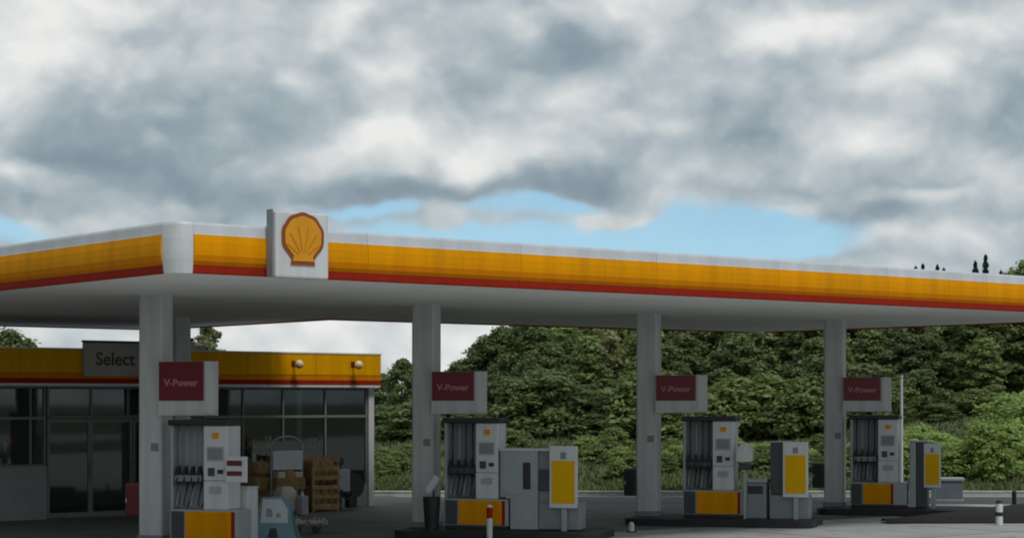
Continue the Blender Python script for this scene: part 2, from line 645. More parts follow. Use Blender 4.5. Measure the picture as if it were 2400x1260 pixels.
# kerbstones between the lane and the bank
kerb = obj('lane_kerb', box(bm_new(), -90, 90, 53.12, 53.4, -0.2, 0.10), KERBSTONE)
structure(kerb)
ks = bm_new()
box(ks, -0.495, 0.495, -0.16, 0.16, 0.0, 0.035, bevel=0.015)
bmesh.ops.recalc_face_normals(ks, faces=ks.faces)
ksm = bpy.data.meshes.new('kerbstone')
ks.to_mesh(ksm)
ks.free()
ksm.materials.append(KERBSTONE)
for i in range(34):
    link('kerbstone', ksm, kerb, (-13 + i * 1.0, 53.26, 0.101))

# ------------------------------------------------------------------ the canopy
NC = Vector((-4.8, 27.8, 0))
RD = Vector((0.78, 0.6258, 0)).normalized()
LD = Vector((-RD.y, RD.x, 0))
RANG = math.atan2(RD.y, RD.x)
SOF, FASH = 4.42, 0.735
CL, CW, WL, WW = 24.6, 12.4, 20.6, 10.8      # length, depth, wing end, wing width

canopy = thing('forecourt_canopy', 'large white flat canopy with yellow and red fascia bands above the fuel pumps', 'canopy', NC, RANG)
obj('soffit', prism_z(bm_new(), [(.06, .06), (CL - .06, .06), (CL - .06, CW - .06), (WW - .06, CW - .06), (WW - .06, WL - .06), (.06, WL - .06)], SOF + .03, SOF + .06), SOFFIT, canopy)
obj('roof_deck', prism_z(bm_new(), [(.07, .07), (CL - .07, .07), (CL - .07, CW - .07), (WW - .07, CW - .07), (WW - .07, WL - .07), (.07, WL - .07)], SOF + .3, SOF + .45), MIDGREY, canopy)

# profile of a fascia module: (outward, height) per band
PROF = {
    'red_band': [(0.0, 0.0), (0.035, 0.0), (0.045, 0.02), (0.050, 0.125)],
    'amber_band': [(0.0, 0.125), (0.050, 0.125), (0.085, 0.18), (0.100, 0.265)],
    'yellow_band': [(0.0, 0.265), (0.100, 0.265), (0.104, 0.35), (0.100, 0.45), (0.082, 0.56)],
    'white_band': [(0.0, 0.56), (0.078, 0.56), (0.074, 0.58), (0.064, 0.70), (0.05, 0.735), (0.0, 0.735)],
}
PROF['red_band'] += [(0.0, 0.125)]
PROF['amber_band'] += [(0.0, 0.265)]
PROF['yellow_band'] += [(0.0, 0.56)]
BANDM = {'red_band': RED, 'amber_band': AMBER, 'yellow_band': YELLOW, 'white_band': BANDWHITE}
fas_cache = {}


def fascia_mesh(band, ln):
    key = (band, round(ln, 3))
    if key not in fas_cache:
        bm = bm_new()
        p = PROF[band]
        a = [bm.verts.new((0.003, -o, z)) for o, z in p]
        b = [bm.verts.new((ln - 0.003, -o, z)) for o, z in p]
        n = len(p)
        for k in range(n):
            bm.faces.new((a[k], a[(k + 1) % n], b[(k + 1) % n], b[k]))
        bm.faces.new(a[::-1])
        bm.faces.new(b)
        bmesh.ops.recalc_face_normals(bm, faces=bm.faces)
        me = bpy.data.meshes.new(band)
        bm.to_mesh(me)
        bm.free()
        me.materials.append(BANDM[band])
        fas_cache[key] = me
    return fas_cache[key]


CR = 0.25


def fascia_run(x, y, ang, length):
    n = max(1, round(length / 3.0))
    ln = length / n
    for k in range(n):
        px, py = x + math.cos(ang) * ln * k, y + math.sin(ang) * ln * k
        y_ = link('fascia_panel', fascia_mesh('yellow_band', ln), canopy, (px, py, SOF), ang)
        for b in ('amber_band', 'red_band', 'white_band'):
            link(b, fascia_mesh(b, ln), y_)


def fascia_corner(cx, cy, a0):
    """white quarter-round corner piece; a0 = angle of the first outward normal"""
    bm = bm_new()
    pr = [(0.0, 0.0), (0.05, 0.0), (0.075, 0.215), (0.08, 0.31), (0.078, 0.5), (0.064, 0.70), (0.05, 0.735), (0.0, 0.735)]
    rings = []
    for k in range(9):
        a = a0 + math.pi / 2 * k / 8
        rings.append([bm.verts.new((cx + (CR + o) * math.cos(a), cy + (CR + o) * math.sin(a), SOF + z)) for o, z in pr])
    for a, b in zip(rings, rings[1:]):
        for k in range(len(pr)):
            bm.faces.new((a[k], b[k], b[(k + 1) % len(pr)], a[(k + 1) % len(pr)]))
    bm.faces.new(rings[0])
    bm.faces.new(rings[-1][::-1])
    obj('corner_panel', bm, WHITE, canopy, smooth=False)
    obj('corner_soffit', prism_z(bm_new(), [(cx, cy)] + [(cx + (CR - .002) * math.cos(a0 + math.pi / 2 * k / 8), cy + (CR - .002) * math.sin(a0 + math.pi / 2 * k / 8)) for k in range(9)], SOF + .004, SOF + .025), SOFFIT, canopy)


fascia_run(CR, 0, 0, CL - 2 * CR)                                   # front
fascia_run(CL, CR, math.pi / 2, CW - 2 * CR)                        # far end
fascia_run(CL - CR, CW, math.pi, CL - CR - WW)                      # back
fascia_run(WW, CW, math.pi / 2, WL - CW - CR)                       # wing
fascia_run(WW - CR, WL, math.pi, WW - 2 * CR)
fascia_run(0, WL - CR, -math.pi / 2, WL - 2 * CR)                   # shop-side end
fascia_corner(CR, CR, math.pi)
fascia_corner(CL - CR, CR, -math.pi / 2)
fascia_corner(CL - CR, CW - CR, 0)
fascia_corner(WW - CR, WL - CR, 0)
fascia_corner(CR, WL - CR, math.pi / 2)

# columns
C1 = Vector((-6.27, 34.35, 0))
DC = Vector((4.6, 3.70, 0))
EANG = math.atan2(-0.289, 0.957)
Rinv = Matrix.Rotation(-RANG, 4, 'Z')


def to_canopy(p):
    return Rinv @ (Vector(p) - NC)


COLS = [C1 + DC * k for k in range(4)]
colm = None
ISZ = 0.15


def column(p, w, z0, rz):
    bm = bm_new()
    prism_z(bm, rounded(-w / 2, w / 2, -w / 2, w / 2, .05, 4), z0, SOF + .03)
    o = obj('column', bm, COLWHITE, canopy)
    o.location = to_canopy(p)
    o.rotation_euler = (0, 0, rz - RANG)
    b2 = bm_new()
    prism_z(b2, rounded(-w / 2 - .03, w / 2 + .03, -w / 2 - .03, w / 2 + .03, .06, 4), z0, z0 + .10)
    obj('base_collar', b2, MIDGREY, o)
    return o


for p in COLS:
    c_ = column(p, .46, ISZ, EANG)
    obj('number_plate', box(bm_new(), .02, .16, -.242, -.228, 1.72, 1.86, .003), MIDGREY, c_)
column(NC + RD * 7.84 + LD * 14.0, .40, 0, RANG)
column(NC + RD * 1.9 + LD * 14.0, .40, 0, RANG)

# ------------------------------------------------------------------ emblem sign on the front fascia
def on_canopy(r, l, z):
    v = NC + RD * r + LD * l
    return (v.x, v.y, z)


emb = thing('emblem_sign', 'white square sign box with a yellow and red scallop shell emblem on the canopy edge', 'sign', on_canopy(1.93, -0.11, SOF - .02), RANG)
obj('sign_box', box(bm_new(), -.46, .46, -.22, 0.0, 0.0, .97, .03), WHITE, emb)
obj('edge_trim', box(bm_new(), -.485, -.463, -.16, 0.0, .02, 1.0, .004), MIDGREY, emb)
obj('edge_trim', box(bm_new(), .463, .485, -.16, 0.0, .02, .95, .004), MIDGREY, emb)


def shell_outline(s, lobes=7, depth=.035):
    """scallop fan: wavy upper rim, tapering sides, flat hinge"""
    pts = []
    n = 84
    for k in range(n + 1):
        t = k / n
        a = math.radians(-38 + 256 * t)
        r = 0.41 * (1 + depth * (abs(math.sin(math.pi * lobes * t)) - .6))
        pts.append((s * r * math.cos(a) * 1.0, s * (r * math.sin(a) * .98 + .06)))
    pts += [(-s * .215, -s * .30), (-s * .235, -s * .40), (s * .235, -s * .40), (s * .215, -s * .30)]
    return pts


o = obj('emblem_rim', prism_y(bm_new(), [(x, z + .55) for x, z in shell_outline(.90)], -.236, -.222), EMBRED, emb)
o2 = obj('emblem_face', prism_y(bm_new(), [(x, z + .555) for x, z in shell_outline(.77)], -.246, -.237), EMBYEL, o)
for k in range(6):
    a = math.radians(90 - 54 + 108 * k / 5)
    bm = bm_new()
    hx, hz = 0.0, .29
    d0, d1 = .10, (.47 if k in (2, 3) else .43 if k in (1, 4) else .34)
    ca, sa = math.cos(a), math.sin(a)
    nx, nz = -sa, ca
    prism_y(bm, [(hx + ca * d0 + nx * .004, hz + sa * d0 + nz * .004), (hx + ca * d1 + nx * .011, hz + sa * d1 + nz * .011),
                 (hx + ca * d1 - nx * .011, hz + sa * d1 - nz * .011), (hx + ca * d0 - nx * .004, hz + sa * d0 - nz * .004)], -.252, -.2465)
    obj('emblem_rib', bm, AMBER, o)

# ------------------------------------------------------------------ pump islands and what stands on them
DX = [0.0, 0.0, 0.30, -0.14]
ORD = ['with the blue grey sandwich board beside it', 'with the tall grey cabinet on it', 'between the other pump islands, with a paper dispenser', 'beside the planting bed']


def local(k, x, y, z=0.0):
    c, s = math.cos(EANG), math.sin(EANG)
    p = COLS[k]
    return (p.x + c * x - s * y, p.y + s * x + c * y, z)


for k in range(4):
    t = thing('pump_island', 'black kerbed pump island ' + ORD[k], 'pump island', local(k, 0, 0), EANG, 'pump islands under the canopy')
    ln = 3.65 if k < 3 else 4.4
    obj('kerb', prism_z(bm_new(), rounded(-.30, ln, -1.2, .75, .28), -.1, ISZ - .004), KERB, t)
    obj('paving', prism_z(bm_new(), rounded(-.22, ln - .08, -1.12, .67, .22), ISZ - .003, ISZ), ISLTOP, t)


def nozzle(parent, x, y, z):
    bm = bm_new()
    box(bm, x - .022, x + .022, y - .05, y + .05, z - .05, z + .10, .01)
    tube(bm, [(x, y - .03, z - .05), (x, y - .09, z - .16), (x, y - .08, z - .22)], [.016, .014, .012], 8)
    tube(bm, [(x, y - .05, z + .06), (x, y - .11, z + .02), (x, y - .11, z - .06), (x, y - .05, z - .03)], .008, 6)
    obj('nozzle', bm, DARK, parent)


PUMPLAB = ['white fuel pump with yellow base beside the red sign column nearest the emblem sign',
           'fuel pump with yellow base and hanging hoses beside the tall grey cabinet',
           'fuel pump with yellow base beside the paper towel dispenser',
           'fuel pump with dull yellow base next to the planting bed']
for k in range(4):
    t = thing('fuel_pump', PUMPLAB[k], 'fuel pump', local(k, .56 + DX[k], -.30, ISZ), EANG, 'fuel pumps')
    # x 0..1.15, front at y=-.30, back at .30
    obj('plinth', box(bm_new(),   .02, 1.26, -.27, .27, 0, .07, .01), DARK, t)
    cab = obj('lower_cabinet', box(bm_new(), .0, 1.28, -.28, .28, .07, .58, .015), GREYMETAL, t)
    obj('yellow_panel', box(bm_new(), .30, 1.16 if k < 3 else .92, -.30, -.2805, .09, .55, .008), YELLOW, cab)
    obj('side_panel', box(bm_new(), .03, .27, -.295, -.2805, .09, .55, .006), DARKGREY, cab)
    obj('red_strip', box(bm_new(), 1.166 if k < 3 else .926, 1.22 if k < 3 else .98, -.30, -.2805, .09, .55, .006), RED, cab)
    obj('hose_bay_back', box(bm_new(), .04, .62, .02, .24, .58, 2.02, .01), MIDGREY if k else GREYMETAL, t)
    obj('side_post', box(bm_new(), .0, .055, -.26, .26, .581, 2.02, .008), GREYMETAL, t)
    bodyp = obj('meter_body', box(bm_new(), .63, 1.08, -.27, .27, .581, 2.02, .02), WHITE, t)
    scr = obj('display', box(bm_new(), .70, 1.01, -.284, -.2705, 1.42, 1.66, .004), GREYMETAL, bodyp)
    obj('display_glass', box(bm_new(), .725, .985, -.288, -.2845, 1.45, 1.63), MIDGREY, scr)
    obj('top_cap', box(bm_new(), -.03, 1.12, -.31, .31, 2.022, 2.12, .02), DARK, t)
    obj('nozzle_boot', box(bm_new(), .07, .60, -.24, .018, 1.04, 1.20, .02), DARK, t)
    for j in range(4):
        xx = .13 + .135 * j
        nozzle(t, xx, -.20, 1.22)
        bm = bm_new()
        tube(bm, [(xx, -.13, 2.02), (xx, -.15, 1.75), (xx + .01, -.17, 1.42), (xx, -.17, 1.32)], .014, 8)
        obj('upper_hose', bm, PALEHOSE if j == 1 or k == 0 else RUBBER, t, smooth=True)
        bm = bm_new()
        tube(bm, [(xx, -.10, 1.04), (xx - .02, -.2, .80), (xx - .01, -.26, .66), (xx + .05, -.24, .62), (xx + .07, -.12, .80), (xx + .07, -.05, 1.04)], .013, 8)
        obj('hose_loop', bm, RUBBER if j % 2 else PALEHOSE, t, smooth=True)
    kp = obj('keypad', box(bm_new(), .72, .84, -.29, -.2705, 1.16, 1.30, .004), DARKGREY, bodyp)
    obj('card_slot', box(bm_new(), .90, 1.0, -.286, -.2705, 1.20, 1.27, .004), DARK, bodyp)
    obj('grade_label', box(bm_new(), .08, .58, -.262, -.2405, 1.06, 1.17, .004), (MIDGREY, DARKGREY, DARKGREY, MIDGREY)[k], t)
    obj('receipt_flap', box(bm_new(), .74, .97, -.284, -.2705, .86, .98, .006), GREYMETAL, bodyp)
    obj('body_seam', box(bm_new(), .635, 1.075, -.274, -.2705, 1.075, 1.09), MIDGREY, bodyp)
    obj('badge', box(bm_new(), .80, .92, -.283, -.2705, 1.80, 1.90, .004), YELLOW, bodyp)


def poster(parent, x0, x1, z0, z1, y):
    f = obj('poster_frame', box(bm_new(), x0, x1, y - .05, y, z0, z1, .008), WHITE, parent)
    w, h = x1 - x0, z1 - z0
    obj('yellow_poster', box(bm_new(), x0 + w * .09, x1 - w * .09, y - .058, y - .0505, z0 + h * .07, z0 + h * .76), POSTERYEL, f)
    obj('poster_mark', box(bm_new(), x0 + w * .40, x1 - w * .40, y - .056, y - .0505, z0 + h * .79, z0 + h * .90), MIDGREY, f)
    return f


# island 1: low white service cabinet with a striped notice
t = thing('service_cabinet', 'low white service cabinet behind the fuel pump by the sandwich board', 'cabinet', local(0, 1.30, .28, ISZ), EANG)
obj('body', box(bm_new(), .0, .44, -.24, .20, 0, .92, .02), WHITE, t)
obj('lid', box(bm_new(), -.01, .45, -.25, .21, .921, .95, .01), WHITE, t)
t = thing('notice_sign', 'small white notice with two dark red stripes on the side of the fuel pump', 'notice', local(0, 1.62, -.62, ISZ), EANG)
n_ = obj('notice_panel', box(bm_new(), .02, .42, -.035, 0, 1.06, 1.50, .006), WHITE, t)
obj('notice_stripe', box(bm_new(), .05, .33, -.042, -.0355, 1.34, 1.43), DARKRED, n_)
obj('notice_stripe', box(bm_new(), .05, .33, -.042, -.0355, 1.17, 1.25), DARKRED, n_)
obj('bracket', box(bm_new(), -.02, .30, .001, .05, 1.25, 1.31), GREYMETAL, t)

# island 2: tall grey cabinet, dark bay, poster
t = thing('service_cabinet', 'tall grey metal service cabinet with a dark handle recess', 'cabinet', local(1, 1.88, -.28, ISZ), EANG)
bm = bm_new()
box(bm, .0, .54, -.28, .28, .02, .62)
box(bm, -.20, .54, -.28, .28, .62, 1.50)
obj('body', bm, GREYMETAL, t)
obj('top_lid', box(bm_new(), -.22, .80, -.30, .30, 1.501, 1.54, .01), WHITE, t)
obj('door', box(bm_new(), -.16, .18, -.295, -.2805, .68, 1.44, .006), GREYMETAL, t)
obj('handle_recess', box(bm_new(), .26, .40, -.29, -.2805, .78, 1.28, .02), DARK, t)
obj('end_bay', box(bm_new(), .545, .80, -.22, .26, .52, 1.499, .01), MIDGREY, t)
obj('bay_bin', box(bm_new(), .57, .78, -.28, -.2205, .75, 1.15, .02), DARKGREY, t)
obj('base', box(bm_new(), .545, 1.34, -.24, .26, .02, .518, .02), MIDGREY, t)
t = thing('poster_stand', 'white framed yellow poster fixed at the end of the tall grey cabinet', 'poster', local(1, 2.68, -.62, ISZ), EANG, 'yellow posters on the islands')
poster(t, .0, .54, .44, 1.60, 0)
obj('post', box(bm_new(), .22, .32, .002, .06, 0, 1.5, .006), GREYMETAL, t)

# island 3
t = thing('waste_bin_unit', 'grey waste bin with sloped lid beside the paper towel dispenser', 'bin', local(2, 2.12, -.32, ISZ), EANG)
obj('bin_body', box(bm_new(), .05, .50, -.24, .24, 0, .74, .03), MIDGREY, t)
obj('bin_lid', box(bm_new(), .03, .52, -.26, .26, .745, .82, .03), GREYMETAL, t)
obj('bin_flap', box(bm_new(), .12, .43, -.262, -.2405, .52, .68, .01), DARK, t)
t = thing('paper_dispenser', 'rounded pale paper towel dispenser on a post between pump and bin', 'dispenser', local(2, 2.02, -.64, ISZ), EANG)
bm = bm_new()
prism_y(bm, [(.17 + .17 * math.cos(a), 1.28 + .30 * math.sin(a)) if math.sin(a) > -.3 else (.17 + .15 * math.cos(a), 1.19) for a in [2 * math.pi * i / 24 for i in range(24)]], -.10, .10)
obj('cover', bm, WHITE, t)
obj('paper_slot', box(bm_new(), .05, .29, -.09, .09, 1.02, 1.15, .02), DARKGREY, t)
obj('post', box(bm_new(), .14, .20, -.03, .03, 0, 1.03, .005), GREYMETAL, t)
t = thing('service_cabinet', 'narrow charcoal service cabinet with grey base on the middle island', 'cabinet', local(2, 2.70, -.30, ISZ), EANG)
obj('body', box(bm_new(), .0, .34, -.25, .25, .50, 1.58, .02), DARKGREY, t)
obj('base', box(bm_new(), -.02, .80, -.24, .24, 0, .499, .02), MIDGREY, t)
obj('top_lid', box(bm_new(), -.02, .36, -.27, .27, 1.582, 1.61, .01), GREYMETAL, t)
t = thing('poster_stand', 'white framed yellow poster on the narrow charcoal cabinet', 'poster', local(2, 2.98, -.62, ISZ), EANG, 'yellow posters on the islands')
poster(t, .0, .52, .46, 1.60, 0)
obj('post', box(bm_new(), .21, .31, .002, .06, 0, 1.5, .006), GREYMETAL, t)

# island 4
t = thing('service_cabinet', 'pale grey service cabinet on the island beside the planting bed', 'cabinet', local(3, 1.74, -.30, ISZ), EANG)
obj('body', box(bm_new(), .02, .16, -.25, .25, .02, 1.50, .02), GREYMETAL, t)
obj('bay', box(bm_new(), .165, .42, -.24, .25, .02, 1.50, .02), DARKGREY, t)
obj('top_lid', box(bm_new(), .0, .44, -.27, .27, 1.502, 1.54, .01), GREYMETAL, t)
t = thing('poster_stand', 'narrow dull yellow poster in a pale frame beside the planting bed island cabinet', 'poster', local(3, 2.08, -.55, ISZ), EANG, 'yellow posters on the islands')
poster(t, .0, .38, .48, 1.48, 0)
obj('post', box(bm_new(), .16, .26, .002, .06, 0, 1.4, .006), GREYMETAL, t)

# red square signs on the columns
SGN = ['maroon square sign with pale lettering on the column at the shell emblem end',
       'maroon sign panel on the column beside the tall grey cabinet',
       'maroon sign panel on the column beside the paper towel dispenser',
       'maroon sign panel on the column nearest the planting bed']
for k in range(4):
    t = thing('column_sign', SGN[k], 'sign', local(k, .22, -.245, 2.34), EANG, 'maroon signs on the columns')
    top = [.92, .80, .78, .78][k]
    obj('sign_back', box(bm_new(), .0, 1.10, -.10, 0.0, 0.0, top + .02, .01), COLWHITE, t)
    r_ = obj('red_panel', box(bm_new(), .02, .87, -.125, -.1005, .26, top + .015, .008), MAROON, t)
    obj('white_edge', box(bm_new(), .905, 1.08, -.118, -.1005, .02, top + .018, .006), WHITE, t)
    text_mesh('lettering', 'V-Power', .17, PINK, r_, (.445, -.1285, .26 + (top - .26) * .46), (math.pi / 2, 0, 0), .002, bold=.004, xs=1.05)

# extinguisher cabinets on the columns
for k, lab in ((0, 'dark red extinguisher box on the column with the bright maroon sign'),
               (2, 'dark extinguisher box on the column of the paper dispenser island'),
               (3, 'dark extinguisher box on the column next to the planting bed')):
    t = thing('extinguisher_box', lab, 'extinguisher box', local(k, -.37, -.06, ISZ + .42), EANG, 'extinguisher boxes on the columns')
    b_ = obj('case', box(bm_new(), -.14, .135, -.13, .13, 0, .58, .03), DARKRED if k == 0 else DARKGREY, t)
    obj('lid', box(bm_new(), -.12, .115, -.145, -.1305, .05, .53, .008), DARKRED if k == 0 else DARK, t)
    obj('latch', box(bm_new(), -.12, -.09, -.155, -.1455, .24, .32, .004), GREYMETAL, t)

# small items on and near the islands
t = thing('washer_bucket', 'black window washer bucket with a white roll, left of the cabinet island pump', 'bucket', local(1, .36, -.72, ISZ), EANG)
obj('bucket', tube(bm_new(), [(0, 0, 0), (0, 0, .30), (0, 0, .62)], [.13, .15, .17], 14), DARK, t, smooth=False)
obj('stand', tube(bm_new(), [(0, .1, .3), (0, .1, 1.0)], .018, 8), DARK, t)
bm = bm_new()
tube(bm, [(-.08, -.02, .72), (.10, .0, 1.0)], .085, 16)
obj('paper_roll', bm, WHITE, t)
p = floor_at(1212, 1262)
t = thing('marker_post', 'short red and white marker post in front of the cabinet island', 'post', local(1, 1.72, -1.36, 0), 0)
obj('shaft', tube(bm_new(), [(0, 0, 0), (0, 0, .42)], .055, 14), WHITE, t, smooth=False)
obj('red_collar', tube(bm_new(), [(0, 0, .421), (0, 0, .62)], .058, 14), RED, t)
obj('cap', tube(bm_new(), [(0, 0, .621), (0, 0, .65), (0, 0, .67)], [.055, .05, .02], 14), WHITE, t)
p = floor_at(1480, 1246)
t = thing('marker_post', 'very small white marker post on the ground by the middle island kerb', 'post', (p.x, p.y, 0))
obj('shaft', tube(bm_new(), [(0, 0, 0), (0, 0, .16), (0, 0, .2)], [.06, .055, .03], 12), CREAM, t)
obj('foot', tube(bm_new(), [(0, 0, 0), (0, 0, .025)], .10, 12), DARK, t)

# ------------------------------------------------------------------ the shop
SL = 15.0
shop = thing('station_shop', 'low station shop with yellow fascia, dark windows and a pale name panel', 'shop', on_canopy(0, SL, 0), RANG)
R0, R1, DEP = -5.0, 13.8, 8.0
Z_TOP, Z_FB = 3.72, 2.95
FR = SL  # local y=0 is the shop front
# walls and interior
obj('rear_wall', box(bm_new(), R0, R1, DEP - .2, DEP, 0, Z_TOP - .1), SHOPWALL, shop)
obj('side_wall', box(bm_new(), R0, R0 + .2, .05, DEP - .202, 0, Z_TOP - .1), SHOPWALL, shop)
obj('side_wall', box(bm_new(), R1 - .2, R1, 3.2, DEP - .202, 0, Z_TOP - .1), SHOPWALL, shop)
obj('floor_slab', box(bm_new(), R0 + .05, R1 - .05, .06, DEP - .21, -.1, .03), INTER, shop)
obj('roof', box(bm_new(), R0 + .02, R1 - .02, .0, DEP - .01, Z_TOP - .22, Z_TOP - .06), MIDGREY, shop)
obj('ceiling', box(bm_new(), R0 + .21, R1 - .21, .12, DEP - .21, 2.86, 2.93), INTER, shop)
obj('partition', box(bm_new(), R0 + .21, R1 - .21, 4.2, 4.3, .031, 2.859), INTER, shop)
# fascia in panels, yellow over red over a thin white trim
n = 10
for i in range(n):
    a, b = R0 - .08 + (R1 - R0 + .16) * i / n, R0 - .08 + (R1 - R0 + .16) * (i + 1) / n
    y_ = obj('fascia_panel', box(bm_new(), a + .003, b - .003, -.22, .02, Z_FB + .26, Z_TOP, .012), SHOPYEL, shop)
    obj('amber_band', box(bm_new(), a + .003, b - .003, -.21, .02, Z_FB + .14, Z_FB + .259), AMBER, y_)
    obj('red_band', box(bm_new(), a + .003, b - .003, -.205, .02, Z_FB + .03, Z_FB + .139), RED, y_)
obj('fascia_trim', box(bm_new(), R0 - .07, R1 + .07, -.20, .02, Z_FB - .03, Z_FB + .028), WHITE, shop)
obj('roof_edge', box(bm_new(), R0 - .09, R1 + .09, -.235, .05, Z_TOP + .001, Z_TOP + .035), CREAM, shop)
obj('fascia_return', box(bm_new(), R1 + .002, R1 + .08, .022, DEP, Z_FB + .03, Z_TOP), SHOPYEL, shop)
# wall left of the door with a window above
obj('front_wall', box(bm_new(), R0, 5.12, -.02, .14, 0, 1.16), SHOPWALL, shop)
obj('front_wall', box(bm_new(), 9.0, 13.62, -.02, .14, 0, .52), SHOPWALL, shop)
obj('corner_post', box(bm_new(), 13.64, 13.80, -.04, .12, 0, Z_FB - .031, .01), WHITE, shop)


def glazed(name, r0, r1, z0, z1, mull, transom=None, y=0.04):
    """frame with every pane an object of its own"""
    f = bm_new()
    fw = .045
    box(f, r0, r0 + fw, y - .04, y + .04, z0, z1)
    box(f, r1 - fw, r1, y - .04, y + .04, z0, z1)
    box(f, r0 + fw, r1 - fw, y - .039, y + .039, z0, z0 + fw)
    box(f, r0 + fw, r1 - fw, y - .039, y + .039, z1 - fw, z1)
    for m_ in mull:
        box(f, m_ - fw / 2, m_ + fw / 2, y - .038, y + .038, z0 + fw, z1 - fw)
    if transom:
        box(f, r0 + fw, r1 - fw, y - .044, y + .037, transom - .03, transom + .03)
    w = obj(name, f, FRAME, shop)
    xs_ = [r0 + fw] + sorted(mull) + [r1 - fw]
    zs_ = [z0 + fw] + ([transom] if transom else []) + [z1 - fw]
    for i in range(len(xs_) - 1):
        for j in range(len(zs_) - 1):
            obj('pane', box(bm_new(), xs_[i] + .02, xs_[i + 1] - .02, y - .006, y + .006, zs_[j] + .02, zs_[j + 1] - .02), GLASS, w)
    return w


glazed('window', -2.0, 1.2, 1.162, Z_FB - .031, [-.4], 2.22)
glazed('window', 1.25, 3.75, 1.162, Z_FB - .031, [2.5], 2.22)
glazed('window', 3.8, 5.10, 1.162, Z_FB - .031, [4.75], 2.22)
glazed('window', 9.02, 13.62, .522, Z_FB - .031, [10.1, 11.2, 12.4], 2.22)
# side window round the corner
sw = obj('side_window', box(bm_new(), R1 - .10, R1 - .06, .14, 3.19, .52, .57), FRAME, shop)
obj('pane', box(bm_new(), R1 - .088, R1 - .076, .14, 3.19, .572, Z_FB - .05), GLASS, sw)
obj('side_wall', box(bm_new(), R1 - .16, R1 - .01, .125, 3.195, 0, .518), SHOPWALL, shop)
# entrance: fixed light, two sliding leaves, header
glazed('window', 5.14, 9.0, 2.22, Z_FB - .031, [6.2, 7.1, 8.0])
for a, b in ((5.14, 6.2), (6.2, 7.25), (7.25, 8.1), (8.1, 9.0)):
    d = bm_new()
    y = .05 if a in (5.14, 8.1) else .10
    box(d, a + .01, a + .07, y - .025, y + .025, .03, 2.20)
    box(d, b - .07, b - .01, y - .025, y + .025, .03, 2.20)
    box(d, a + .07, b - .07, y - .024, y + .024, .03, .13)
    box(d, a + .07, b - .07, y - .024, y + .024, 2.12, 2.20)
    dd = obj('door', d, FRAME, shop)
    obj('pane', box(bm_new(), a + .06, b - .06, y - .005, y + .005, .12, 2.13), GLASS, dd)
    obj('handle', box(bm_new(), b - .05, b - .03, y - .06, y - .0255, .9, 1.25, .005), FRAME, dd)
# interior shelving seen through the glass
GOODS = [mat('goods_%s' % c, v, .6, .25, 6) for c, v in (('red', (.45, .05, .05)), ('cream', (.65, .6, .48)), ('green', (.12, .25, .10)), ('blue', (.12, .18, .38)), ('orange', (.6, .26, .05)))]
for i, r in enumerate((-1.0, 1.6, 4.2, 9.6, 11.0, 12.4)):
    s_ = bm_new()
    for z in (.25, .65, 1.05, 1.45):
        box(s_, r - .55, r + .55, .8, 1.2, z, z + .03)
    box(s_, r - .55, r + .55, 1.202, 1.23, .04, 1.7)
    sh = thing('shop_shelf', 'dark shelf of goods inside the shop window', 'shelf', on_canopy(0, SL, 0), RANG, 'shelves inside the shop')
    obj('shelf_frame', s_, INTER, sh)
    for j in range(26):
        w = .12 + .1 * rnd.random()
        x = r - .52 + .115 * (j % 9) + .02 * rnd.random()
        z = (1.481, 1.081, .681)[j // 9]
        obj('goods', box(bm_new(), x, x + .09,   .83, .83 + w, z, z + .12 + .16 * rnd.random(), .01), rnd.choice(GOODS), sh)

# name panel, letters, wall lamps
t = thing('name_panel', 'pale rectangular shop name panel with dark letters above the entrance', 'sign', on_canopy(5.86, SL - .225, 3.14), RANG)
obj('panel', box(bm_new(), 0, 1.64, -.08, 0, 0, .74, .012), PALEPANEL, t)
obj('panel_cap', box(bm_new(), -.02, 1.66, -.10, 0, .742, .79), DARKGREY, t)
text_mesh('lettering', 'Select', .40, LETTER, t, (.76, -.083, .37), (math.pi / 2, 0, 0), .004, bold=.008)
for r in (11.35, 13.05):
    t = thing('wall_lamp', 'small round wall lamp on the sunlit part of the yellow shop fascia', 'lamp', on_canopy(r, SL - .222, 3.46), RANG, 'lamps on the shop fascia')
    obj('arm', tube(bm_new(), [(0, 0, .02), (-.02, -.18, .05), (-.04, -.25, .02)], .022, 8), DARKGREY, t)
    bm = bm_new()
    bmesh.ops.create_uvsphere(bm, u_segments=16, v_segments=10, radius=.105, matrix=Matrix.Translation((-.02, -.27, 0)))
    obj('globe', bm, LAMPGLOW, t, smooth=True)
    obj('wall_plate', box(bm_new(), -.07, .07, -.012, 0, -.05, .09, .004), RED, t)

# rooftop unit
t = thing('rooftop_unit', 'white rooftop ventilation unit with dark lid on the shop roof', 'ventilator', on_canopy(9.05, SL + 1.6, Z_TOP - .06), RANG)
obj('housing', box(bm_new(), -.45, .45, -.4, .4, .0, .34, .02), WHITE, t)
obj('lid', box(bm_new(), -.55, .38, -.46, .46, .342, .42, .015), DARK, t)
obj('duct', box(bm_new(), .5, .85, -.2, .2, 0, .26, .02), LILAC, t)

# ------------------------------------------------------------------ goods and fittings in front of the shop
def on_shop(px, l):
    """a place in front of the shop: metres l in front of its wall, on the line of a photo column"""
    u = (px - W / 2) / F
    b = NC + LD * (SL - l)
    r = (u * b.y - b.x) / (RD.x - u * RD.y)
    v = b + RD * r
    return v


